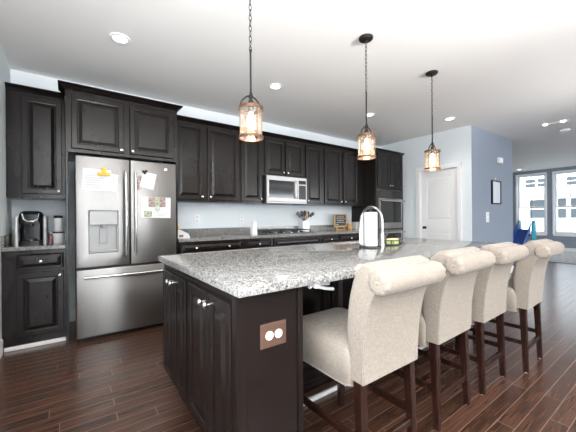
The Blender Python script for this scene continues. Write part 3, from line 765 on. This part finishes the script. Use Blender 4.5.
G().box(6.53, 6.55, YB - .012, YB - .0005, 1.835, 1.90, .002).build('hanger', M['white'], t)
t = thing('light_switch', (6.17, YB, 1.05), 'white double light switch on the shaded blue wall', 'switch')
G().box(6.11, 6.235, YB - .006, YB - .0005, 1.05, 1.235, .003).build('cover_plate', M['white'], t)
for z in (1.07, 1.155): G().box(6.145, 6.20, YB - .012, YB - .0062, z, z + .06, .004).build('rocker', M['white_cer'], t)

# ------------------------------------------------------------------ kitchen island
IX0, IX1, IY0, IY1 = .468, 3.182, .9365, 2.109
t = thing('kitchen_island', (1.8, 1.6, 0), 'dark kitchen island with doors at its end and a knee recess', 'island')
ZI = .878
g = G(); g.box(.50, .780, 1.008, 2.075, .19, ZI, .001); g.box(.575, .780, 1.03, 2.03, 0, .19)
g.box(.781, 3.14, 1.46, 2.075, .10, .68); g.box(.781, 3.14, 1.46, 2.0, 0, .10)
for a in ((.781, 1.92, 1.46, 2.075), (2.56, 3.14, 1.46, 2.075), (1.92, 2.56, 1.46, 1.67), (1.92, 2.56, 2.068, 2.075)): g.box(*a, .68, ZI)
g.build('body', M['cab'], t)
g = G(); g.box(.486, .792, 1.0, 1.0075, .0, ZI, .001); g.box(.484, .528, .992, .9995, 0, ZI, .0015); g.box(.769, .793, .990, .9995, 0, ZI, .0015); g.box(.4845, .4995, 1.0, 1.025, 0, ZI)
g.box(.528, .77, 1.0075, 1.03, 0, .19); g.box(.5, .575, 1.008, 1.03, 0, .19)
g.build('end_panel', M['cab'], t)
G().box(.7805, .792, 1.008, 1.459, .0, ZI, .001).build('side_panel', M['cab'], t)
for a, b, k in ((1.035, 1.262, 1.235), (1.270, 1.535, 1.297), (1.575, 1.80, 1.773), (1.808, 2.03, 1.835)):
    dr = panel_front(a, b, .20, .835, '-X', .4998, FT, .05).build('door', M['cab'], t, 0)
    f = rect_map('-X', .4998 - FT); c_ = f(k, .79, 0)
    G().lathe([(.006, 0), (.006, .004), (.0045, .012), (.013, .018), (.016, .023), (.013, .028), (.004, .0305)], c_, '-X', 14).build('knob', M['nickel'], dr)
xs = [.80, 1.40, 1.97, 2.54, 3.12]
for a, b in zip(xs, xs[1:]): panel_front(a + .01, b - .01, .13, .85, '-Y', 1.4595, .016, .06).build('back_panel', M['cab'], t, 0)
o = G().box(.794, 3.14, 1.438, 1.459, .0, .028, .006, 2).build('shoe_strip', M['trim'], t); o['label'] = 'white shoe strip along the foot of the island back'
# outlet on its end panel
t = thing('wall_outlet', (.648, .99, .65), 'bronze outlet plate with two round white sockets on the island end', 'outlet')
G().box(.587, .709, .9925, .9995, .650, .745, .003).build('cover_plate', M['brown_plate'], t)
for x in (.627, .669):
    s_ = G().lathe([(.0175, 0), (.0175, .003), (.0165, .004)], (x, .9923, .6975), '-Y', 20).build('socket', M['white_cer'], t)
    g = G(); g.box(x - .007, x - .004, .9875, .9882, .694, .706); g.box(x + .004, x + .007, .9875, .9882, .694, .706); g.build('slots', M['grey_pl'], s_)

# island top with the sink cut out
SX0, SX1, SY0, SY1 = 1.955, 2.52, 1.71, 2.045
t = thing('countertop', (1.82, 1.52, .879), 'large speckled granite countertop on the kitchen island', 'countertop', 'granite countertops')
bm = bmesh.new(); vv = {}
X_ = [IX0, SX0, SX1, IX1]; Y_ = [IY0, SY0, SY1, IY1]
for i in range(4):
    for k in range(4):
        for j, z in enumerate((.8795, .9145)): vv[i, k, j] = bm.verts.new((X_[i], Y_[k], z))
for i in range(3):
    for k in range(3):
        if (i, k) == (1, 1): continue
        for j in (0, 1):
            q = [vv[i, k, j], vv[i + 1, k, j], vv[i + 1, k + 1, j], vv[i, k + 1, j]]; bm.faces.new(q)
for i in range(3):
    for k in (0, 3):
        bm.faces.new([vv[i, k, 0], vv[i + 1, k, 0], vv[i + 1, k, 1], vv[i, k, 1]]); bm.faces.new([vv[k, i, 0], vv[k, i + 1, 0], vv[k, i + 1, 1], vv[k, i, 1]])
for a, b in (((1, 1), (2, 1)), ((2, 1), (2, 2)), ((2, 2), (1, 2)), ((1, 2), (1, 1))):
    bm.faces.new([vv[a[0], a[1], 0], vv[b[0], b[1], 0], vv[b[0], b[1], 1], vv[a[0], a[1], 1]])
bmesh.ops.recalc_face_normals(bm, faces=bm.faces)
ed = [e for e in bm.edges if len(e.link_faces) == 2 and e.calc_face_angle(0) > 1]
bmesh.ops.bevel(bm, geom=ed, offset=.004, segments=2, profile=.5, affect='EDGES')
G().add(bm).build('slab', M['granite'], t)
t = thing('sink', (2.24, 1.88, .70), 'undermount steel sink in the island countertop', 'sink')
g = G(); z0 = .70
g.loops([rrect((SX0 + SX1) / 2, (SY0 + SY1) / 2, (SX1 - SX0) / 2 - i, (SY1 - SY0) / 2 - i, .04, z) for z, i in ((.8792, -.015), (.8792, .0), (.86, .002), (z0 + .02, .006), (z0, .03))], False, True)
g.build('basin', M['steel_h'], t, 40)
G().lathe([(.04, 0), (.035, .003)], (2.24, 1.88, z0 + .0005), 'Z', 20).build('drain', M['chrome'], t)
IT = .9148
t = thing('faucet', (2.10, 1.575, IT), 'tall pull-down gooseneck faucet behind the paper towel roll', 'faucet')
fxp, fyp, R_ = 2.135, 1.59, .112
G().lathe([(.028, 0), (.028, .008), (.021, .02), (.019, .10), (.016, .11)], (fxp, fyp, IT + .0002), 'Z', 20).build('base', M['steel_lt'], t)
g = G(); pts = [(fxp, fyp, IT + .105), (fxp, fyp, 1.13)]
for k in range(1, 15):
    a = PI * k / 14; pts.append((fxp, fyp + R_ - R_ * math.cos(a), 1.13 + R_ * math.sin(a)))
g.tube(pts, .0125, 12); g.build('spout', M['steel_lt'], t)
G().lathe([(.013, .145), (.016, .13), (.018, .05), (.021, 0)], (fxp, fyp + 2 * R_, .984), 'Z', 16).build('spray_head', M['steel_lt'], t)
g = G(); g.tube([(fxp + .015, fyp, IT + .07), (fxp + .045, fyp, IT + .075)], .012); g.tube([(fxp + .045, fyp, IT + .075), (fxp + .075, fyp - .02, IT + .13)], .006)
g.build('lever', M['steel_dark'], t)
t = thing('paper_towel_holder', (1.95, 1.545, IT), 'dark wire paper towel stand on the island', 'holder')
hx, hy = 1.94, 1.552
g = G(); g.tube([(hx + .075 * math.cos(2 * PI * k / 28), hy + .075 * math.sin(2 * PI * k / 28), IT + .0055) for k in range(28)], .005, 8, closed=True)
g.tube([(hx - .075, hy, IT + .0055), (hx + .075, hy, IT + .0055)], .005, 8); g.tube([(hx, hy - .075, IT + .0055), (hx, hy + .075, IT + .0055)], .005, 8); g.build('base_ring', M['steel_dark'], t)
g = G(); g.tube([(hx, hy, IT + .006), (hx, hy, 1.208)], .006, 8); g.tube([(hx + .016 * math.cos(2 * PI * k / 16), hy, 1.223 + .016 * math.sin(2 * PI * k / 16)) for k in range(16)], .004, 8, closed=True)
g.build('rod', M['steel_dark'], t)
t = thing('paper_towel_roll', (hx, hy, IT + .012), 'white paper towel roll standing on the island', 'paper towel')
g = G(); g.lathe([(.020, 0), (.052, 0), (.053, .004), (.053, .264), (.052, .268), (.020, .268), (.020, 0)], (hx, hy, IT + .0135), 'Z', 40, False, False); g.build('roll', M['paper_towel'], t)
g = G(); loops = []
for k in range(7):
    q = k / 6; xx = hx - .035 - .028 * q; yy = hy + .045 + .028 * q * (1 - .4 * q)
    loops.append([(xx, yy, IT + .014 + .02 * q), (xx, yy, IT + .275 - .16 * q * q), (xx - .001, yy + .001, IT + .275 - .16 * q * q), (xx - .001, yy + .001, IT + .014 + .02 * q)])
g.loops(loops); g.build('loose_sheet', M['paper_towel'], t)
t = thing('sponge_caddy', (2.23, 1.555, IT), 'dark wire sponge caddy right of the faucet', 'caddy')
g = G(); sx, sy = 2.225, 1.55
for z in (IT + .006, IT + .045): g.tube([Vector(p) for p in rrect(sx, sy, .055, .038, .015, z, 3)], .004, 6, closed=True)
for a in range(10):
    p = rrect(sx, sy, .055, .038, .015, 0, 3)[int(a * 1.6)]; g.tube([(p[0], p[1], IT + .006), (p[0], p[1], IT + .045)], .003, 6)
for dx in (-.03, 0, .03): g.tube([(sx + dx, sy - .038, IT + .006), (sx + dx, sy + .038, IT + .006)], .003, 6)
g.build('basket', M['steel_dark'], t)
t = thing('sponge', (sx, sy, IT + .011), 'yellow and green sponge lying in the wire caddy', 'sponge')
G().box(sx - .046, sx + .046, sy - .03, sy + .03, IT + .0112, IT + .045, .006, 2).build('foam', M['green'], t)
G().box(sx - .046, sx + .046, sy - .03, sy + .03, IT + .0455, IT + .058, .004, 2).build('pad', M['sponge'], t)
# hook clamped below the counter edge
t = thing('counter_hook', (.90, 1.02, .83), 'white pronged hook fixed under the island counter edge', 'hook')
cx, cy, cz = .895, 1.035, .862
G().box(cx - .028, cx + .028, cy - .03, cy + .03, cz + .006, .8790, .004).build('mount', M['white'], t)
G().lathe([(.013, 0), (.015, .01), (.013, .030)], (cx + .005, cy - .01, cz - .024), 'Z', 14).build('swivel', M['white'], t)
for p in (((.012, -.012, -.018), (.05, -.018, -.030), (.100, -.020, -.040)), ((.012, -.006, -.010), (.055, .004, -.014), (.105, .015, -.022)), ((-.004, -.012, -.012), (-.03, -.018, -.006), (-.045, -.020, -.014))):
    G().tube([(cx + a_, cy + b_, cz + c_) for a_, b_, c_ in p], .0075, 8).build('prong', M['white'], t)

# ------------------------------------------------------------------ counter stools
def make_stool(label, rz=0):
    t = thing('counter_stool', (0, 0, 0), label, 'stool', 'cream stools along the island')
    # seat
    g = G(); hx, cy, hy = .208, .040, .235
    zp = [(.435, .006), (.439, 0), (.555, -.005), (.585, .002), (.600, .014), (.614, .045), (.624, .095), (.629, .15)]
    g.loops([rrect(0, cy, hx - i, hy - i, max(.03, .045 - i * .1), z, 6) for z, i in zp])
    st = g.build('seat', M['fabric'], t, 60, True)
    g = G(); g.tube([Vector(p) for p in rrect(0, cy, hx + .002, hy + .002, .045, .440, 6)], .0035, 6, closed=True); g.build('piping', M['fabric'], st, 60, True)
    # backrest: side profile lofted across the width, scrolled over at the top, front tufted
    rear = [(-.258, .470), (-.260, .55), (-.266, .64), (-.277, .72), (-.292, .79), (-.316, .85)]
    front = [(-.345, .935), (-.325, .962), (-.290, .976), (-.250, .968), (-.213, .935), (-.188, .88), (-.170, .82), (-.158, .75), (-.152, .68), (-.156, .60), (-.162, .53), (-.165, .470)]
    def dense(P, n):
        out = []
        for a, b in zip(P, P[1:]):
            for k in range(n): out.append((a[0] + (b[0] - a[0]) * k / n, a[1] + (b[1] - a[1]) * k / n))
        return out + [P[-1]]
    rear_d, front_d = dense(rear, 2), dense(front, 3)
    prof = rear_d + front_d
    nr = len(rear_d); loops = []; NX = 33
    halfw = lambda z: .197 + .004 * max(0, (z - .47) / .5)
    for i in range(NX):
        q = math.sin((-1 + 2 * i / (NX - 1)) * PI / 2); wq = abs(q); e = max(0, (wq - .80) / .20)
        lp = []
        for j, (y, z) in enumerate(prof):
            yy, zz = y, z
            if j >= nr:
                rnd = 1 - math.sqrt(max(0, 1 - e * e))
                if z < .93: yy -= .032 * rnd
                else: zz -= .020 * rnd
                if .66 < z < .97:
                    # diamond tufting, with pull lines running up over the scroll
                    a_ = math.cos(q * PI * 2.5); b_ = math.cos((z - .70) / .10 * PI)
                    yy -= .008 * (1 - abs(a_)) * (1 - .5 * abs(b_)) * (1 - e); yy += .006 * a_ * b_ * (1 - e)
            lp.append((q * halfw(z), yy, zz))
        loops.append(lp)
    g = G(); g.loops(loops); bk = g.build('backrest', M['fabric'], t, 60, True)
    for sx in (-1, 1):
        g = G(); g.tube([(sx * (halfw(z) + .0005), y + .006, z) for y, z in rear], .0032, 6); g.build('piping', M['fabric'], bk, 60, True)
    for z, y_ in ((.70, -.153), (.80, -.166)):
        for qx in (-.12, 0, .12): G().sphere((qx, y_, z), .009, 10, (1, .5, 1)).build('button', M['fabric'], bk, 60, True)
    # scrolled roll with gathered ends
    g = G(); loops = []; c_y, c_z, r = -.343, .904, .0505; n = 36
    for xx, rr in ((-.216, .010), (-.218, .026), (-.216, .038), (-.210, .0465), (-.198, .050), (-.17, r), (-.09, r - .001), (0, r), (.09, r - .001), (.17, r), (.198, .050), (.210, .0465), (.216, .038), (.218, .026), (.216, .010)):
        e = abs(xx) > .20
        loops.append([(xx, c_y + (rr + (.003 * math.cos(9 * a) if e else .0006 * math.cos(5 * a + xx * 30))) * math.cos(a), c_z + (rr + (.003 * math.cos(9 * a) if e else .0006 * math.cos(5 * a + xx * 30))) * math.sin(a)) for a in [2 * PI * k / n for k in range(n)]])
    g.loops(loops); rl = g.build('back_roll', M['fabric'], t, 60, True)
    for sx in (-1, 1): G().sphere((sx * .2165, c_y, c_z), .008, 10, (.5, 1, 1)).build('roll_button', M['fabric'], rl, 60, True)
    # legs
    for sx in (-1, 1):
        for y0, y1 in ((-.222, -.240), (.226, .240)):
            lg = G().bar((sx * .176, y0, .468 if y0 < 0 else .44), (sx * .183, y1, .004), .040, .030).build('leg', M['mahog'], t, 30, True)
            G().lathe([(.010, 0), (.010, .0038)], (sx * .183, y1, 0), 'Z', 10).build('glide', M['white'], lg, 30, True)
    for sx in (-1, 1): G().box(sx * .184 - .011, sx * .184 + .011, -.215, .215, .20, .232, .002).build('stretcher', M['mahog'], t, 30, True)
    G().box(-.164, .164, -.244, -.222, .155, .187, .002).build('stretcher', M['mahog'], t, 30, True)
    G().box(-.164, .164, .224, .246, .155, .187, .002).build('stretcher', M['mahog'], t, 30, True)
    return t
labs = ['cream linen counter stool nearest the camera, by the outlet end of the island', 'second cream counter stool from the outlet end of the island',
        'third cream counter stool, between the second and the far end stool', 'cream counter stool at the far end of the island, nearest the windows']
spots = [(1.158, 1.068, .0), (1.785, 1.092, .02), (2.342, 1.088, .02), (2.900, 1.015, .03)]
proto = make_stool(labs[0])
for i, (x, y, a) in enumerate(spots):
    o = proto if i == 0 else copy_tree(proto)
    o.location = (x, y, 0); o.rotation_euler = (0, 0, a); o['label'] = labs[i]

# ------------------------------------------------------------------ pendants
def make_pendant():
    t = thing('pendant_lamp', (0, 0, ZC), 'x', 'lamp', 'pendant lamps over the island')
    B_ = M['bronze']; z = lambda h_: h_ - ZC
    G().lathe([(.062, z(ZC) - .0005), (.062, z(ZC) - .010), (.052, z(ZC) - .022), (.012, z(ZC) - .028), (.010, z(ZC) - .045)], (0, 0, 0), 'Z', 28).build('canopy', B_, t, local=True)
    g = G(); zz = 2.664; k = 0
    while zz > 2.245:
        pts = []
        for q in range(14):
            a = 2 * PI * q / 14; u, v = .0085 * math.cos(a), .021 * math.sin(a)
            pts.append((u, 0, z(zz) - .012 + v) if k % 2 == 0 else (0, u, z(zz) - .012 + v))
        g.tube(pts, .0022, 6, closed=True); zz -= .034; k += 1
    g.build('chain', B_, t, local=True)
    G().tube([(0, 0, z(2.245)), (0, 0, z(1.955))], .0065, 10).build('rod', B_, t, local=True)
    g = G(); g.lathe([(.012, 0), (.016, .01), (.010, .03), (.007, .04)], (0, 0, z(1.93)), 'Z', 16)
    for sx in (-1, 1): g.tube([(0, 0, z(1.945)), (sx * .03, 0, z(1.935)), (sx * .062, 0, z(1.905)), (sx * .077, 0, z(1.87))], .0055, 8)
    g.build('yoke', B_, t, local=True)
    rg = M['copper']
    g = G(); g.lathe([(.0755, 0), (.0795, 0), (.0795, .020), (.0755, .020), (.0755, 0)], (0, 0, z(1.852)), 'Z', 36, False, False); g.build('top_ring', rg, t, local=True)
    g = G(); g.lathe([(.0755, 0), (.0795, 0), (.0795, .016), (.0755, .016), (.0755, 0)], (0, 0, z(1.668)), 'Z', 36, False, False); g.build('bottom_ring', rg, t, local=True)
    g = G()
    for a in (0, PI / 2, PI, 3 * PI / 2): g.tube([(.0785 * math.cos(a), .0785 * math.sin(a), z(1.67)), (.0785 * math.cos(a), .0785 * math.sin(a), z(1.87))], .0028, 6)
    g.build('cage_bars', rg, t, local=True)
    g = G(); g.lathe([(.072, z(1.672)), (.0725, z(1.76)), (.072, z(1.868))], (0, 0, 0), 'Z', 36, False, False); g.build('glass_shade', M['shade'], t, local=True)
    G().lathe([(.007, z(1.93)), (.018, z(1.905)), (.018, z(1.845)), (.014, z(1.84))], (0, 0, 0), 'Z', 16).build('socket', B_, t, local=True)
    G().lathe([(.010, z(1.8395)), (.014, z(1.82)), (.025, z(1.785)), (.027, z(1.765)), (.020, z(1.74)), (.008, z(1.725)), (.002, z(1.722))], (0, 0, 0), 'Z', 16).build('bulb', M['bulb'], t, local=True)
    return t
pl_ = ['hanging bronze and glass pendant nearest the camera, over the near end of the island', 'middle hanging pendant lamp over the island', 'farthest hanging pendant lamp, in front of the white pantry door']
pr = make_pendant()
for i, (x, y) in enumerate(((.952, 1.71), (2.094, 1.712), (3.185, 1.715))):
    o = pr if i == 0 else copy_tree(pr)
    o.location = (x, y, ZC); o['label'] = pl_[i]
    l = bpy.data.lights.new('pendant_glow', 'POINT'); l.energy = 1.0; l.color = (1, .72, .42); l.shadow_soft_size = .03
    lo = bpy.data.objects.new('pendant_glow', l); C.objects.link(lo); lo.location = (0, 0, 1.70 - ZC); lo.parent = o

# ------------------------------------------------------------------ ceiling lights and detectors
dl = [((.362, 2.947), 'recessed ceiling light above the fridge'), ((1.985, 2.966), 'recessed ceiling light above the cabinets left of the microwave'), ((3.70, 2.966), 'recessed ceiling light above the cabinets right of the microwave'),
      ((4.903, 2.358), 'recessed ceiling light close to the pantry wall corner'), ((12.2, 3.60), 'recessed ceiling light close to the far windows')]
for (x, y), lab in dl:
    t = thing('ceiling_light', (x, y, ZC - .012), lab, 'light', 'recessed ceiling lights')
    G().lathe([(.052, -.0005), (.082, -.0005), (.080, -.008), (.056, -.010), (.052, -.0005)], (x, y, ZC), 'Z', 32, False, False).build('trim_ring', M['white'], t)
    G().lathe([(.052, -.0015), (.052, -.004)], (x, y, ZC), 'Z', 32).build('lens', M['lamp'], t)
    l = bpy.data.lights.new('downlight_beam', 'SPOT'); l.energy = 16; l.spot_size = math.radians(130); l.spot_blend = .8; l.shadow_soft_size = .05; l.color = (1, .96, .90)
    lo = bpy.data.objects.new('downlight_beam', l); C.objects.link(lo); lo.location = (0, 0, -.004); lo.parent = t
t = thing('slim_ceiling_light', (6.576, 1.45, ZC - .02), 'slim white two-ended fixture on the ceiling near the shaded blue wall', 'fixture')  # a ceiling light; its two bright ends are made as glowing caps
G().box(6.56, 6.59, 1.33, 1.57, ZC - .014, ZC - .0005, .003).build('bar', M['white'], t)
for y in (1.335, 1.565): G().lathe([(.03, -.0005), (.03, -.014), (.02, -.018)], (6.576, y, ZC), 'Z', 18).build('end_cap', M['lamp'], t)
t = thing('smoke_detector', (7.27, 1.455, ZC - .035), 'round white smoke detector on the ceiling at the right', 'detector')
G().lathe([(.075, -.0005), (.075, -.018), (.06, -.034)], (7.27, 1.455, ZC), 'Z', 28).build('cover', M['white'], t)

# ------------------------------------------------------------------ living room
g = G(); g.box(9.75, 12.75, -1.2, 3.9, .0005, .012)
def rug_mat():
    m = noisy(mat('grey_rug', (.58, .57, .57), .95, spec=.1), 4, .22, .3, (1, 3, 1), 5); return m
t = thing('area_rug', (11.2, 1.4, 0), 'pale grey mottled rug on the living room floor', 'rug')
g.build('pile', rug_mat(), t)
g = G(); g.box(9.70, 9.749, -1.2, 3.9, .0005, .014); g.build('border', M['fridge_side'], t)
# toddler slide, its chute facing the kitchen
t = thing('toy_slide', (10.2, 2.86, 0), 'blue and teal plastic toddler slide near the far windows', 'slide')
sxx = 10.0
g = G(); loops = []
for k in range(13):
    q = k / 12; x = 9.05 + 1.05 * q; zc = .075 + .72 * (q ** 1.25) ; 
    loops.append([(x, 2.72, zc + .16), (x, 2.74, zc + .16), (x, 2.76, zc), (x, 3.0, zc), (x, 3.02, zc + .16), (x, 3.04, zc + .16), (x, 3.02, zc - .03), (x, 2.74, zc - .03)])
g.loops(loops); g.build('chute', M['blue'], t, 20)
for y in (2.70, 3.03):
    g = G(); g.loops([rrect(10.30, y + .015, a, .02, .015, z, 3) for z, a in ((.0125, .22), (.5, .17), (.85, .14), (1.0, .10), (1.03, .05))])
    o = g.build('side_wall', M['teal'], t, 30)
g = G()
for z in (.2, .4, .6): g.box(10.44, 10.52, 2.735, 3.025, z, z + .05, .01)
g.build('step', M['blue'], t)

# ------------------------------------------------------------------ outside the windows
sid = mat('white_siding', (.62, .63, .64), .7)
N, L, b_ = nodes(sid); tc = N.new('ShaderNodeTexCoord'); wv = N.new('ShaderNodeTexWave'); wv.bands_direction = 'Z'; wv.inputs['Scale'].default_value = 2.4; wv.wave_profile = 'SAW'
L.new(tc.outputs['Object'], wv.inputs['Vector']); bp = N.new('ShaderNodeBump'); bp.inputs['Strength'].default_value = .4; bp.inputs['Distance'].default_value = .02; L.new(wv.outputs['Fac'], bp.inputs['Height']); L.new(bp.outputs[0], b_.inputs['Normal'])
S(G().box(13.0, 60, -30, 40, -3.2, -3.0), 'ground', mat('lawn_ground', (.35, .37, .33), .9))
t = thing('townhouse', (28, 4, -3), 'white sided townhouse across the way seen through the far windows', 'house')
G().box(24, 32, -8, 9.5, -3, 9).build('facade', sid, t, 0)
wg = mat('house_window_glass', (.05, .06, .068), .3, spec=.2)
hw = [(6.22, 6.74, 2.99, 3.50), (5.74, 6.11, 2.98, 3.50), (4.15, 4.74, 2.98, 3.47), (3.2, 3.8, 2.98, 3.47), (5.76, 6.52, 1.02, 2.18), (4.76, 5.15, 1.02, 2.22), (3.75, 4.55, 1.02, 2.2), (2.4, 3.2, 1.02, 2.2)]
for a, b, c_, d_ in hw:
    g = G(); e = .06
    g.box(23.95, 24.0, a - e, a, c_ - e, d_ + e); g.box(23.95, 24.0, b, b + e, c_ - e, d_ + e); g.box(23.95, 24.0, a, b, c_ - e, c_); g.box(23.95, 24.0, a, b, d_, d_ + e); g.box(23.96, 24.0, a, b, (c_ + d_) / 2 - .02, (c_ + d_) / 2 + .02)
    f = g.build('window', M['white'], t, 0); G().box(23.985, 23.999, a, b, c_, d_).build('pane', wg, f, 0)
g = G(); g.loops([[(24.0, y, 2.70), (23.5, y, 2.45), (23.5, y, 2.38), (24.0, y, 2.38)] for y in (-6, 6.83)])
g.build('porch_roof', mat('grey_shingle', (.33, .33, .34), .9), t, 0)
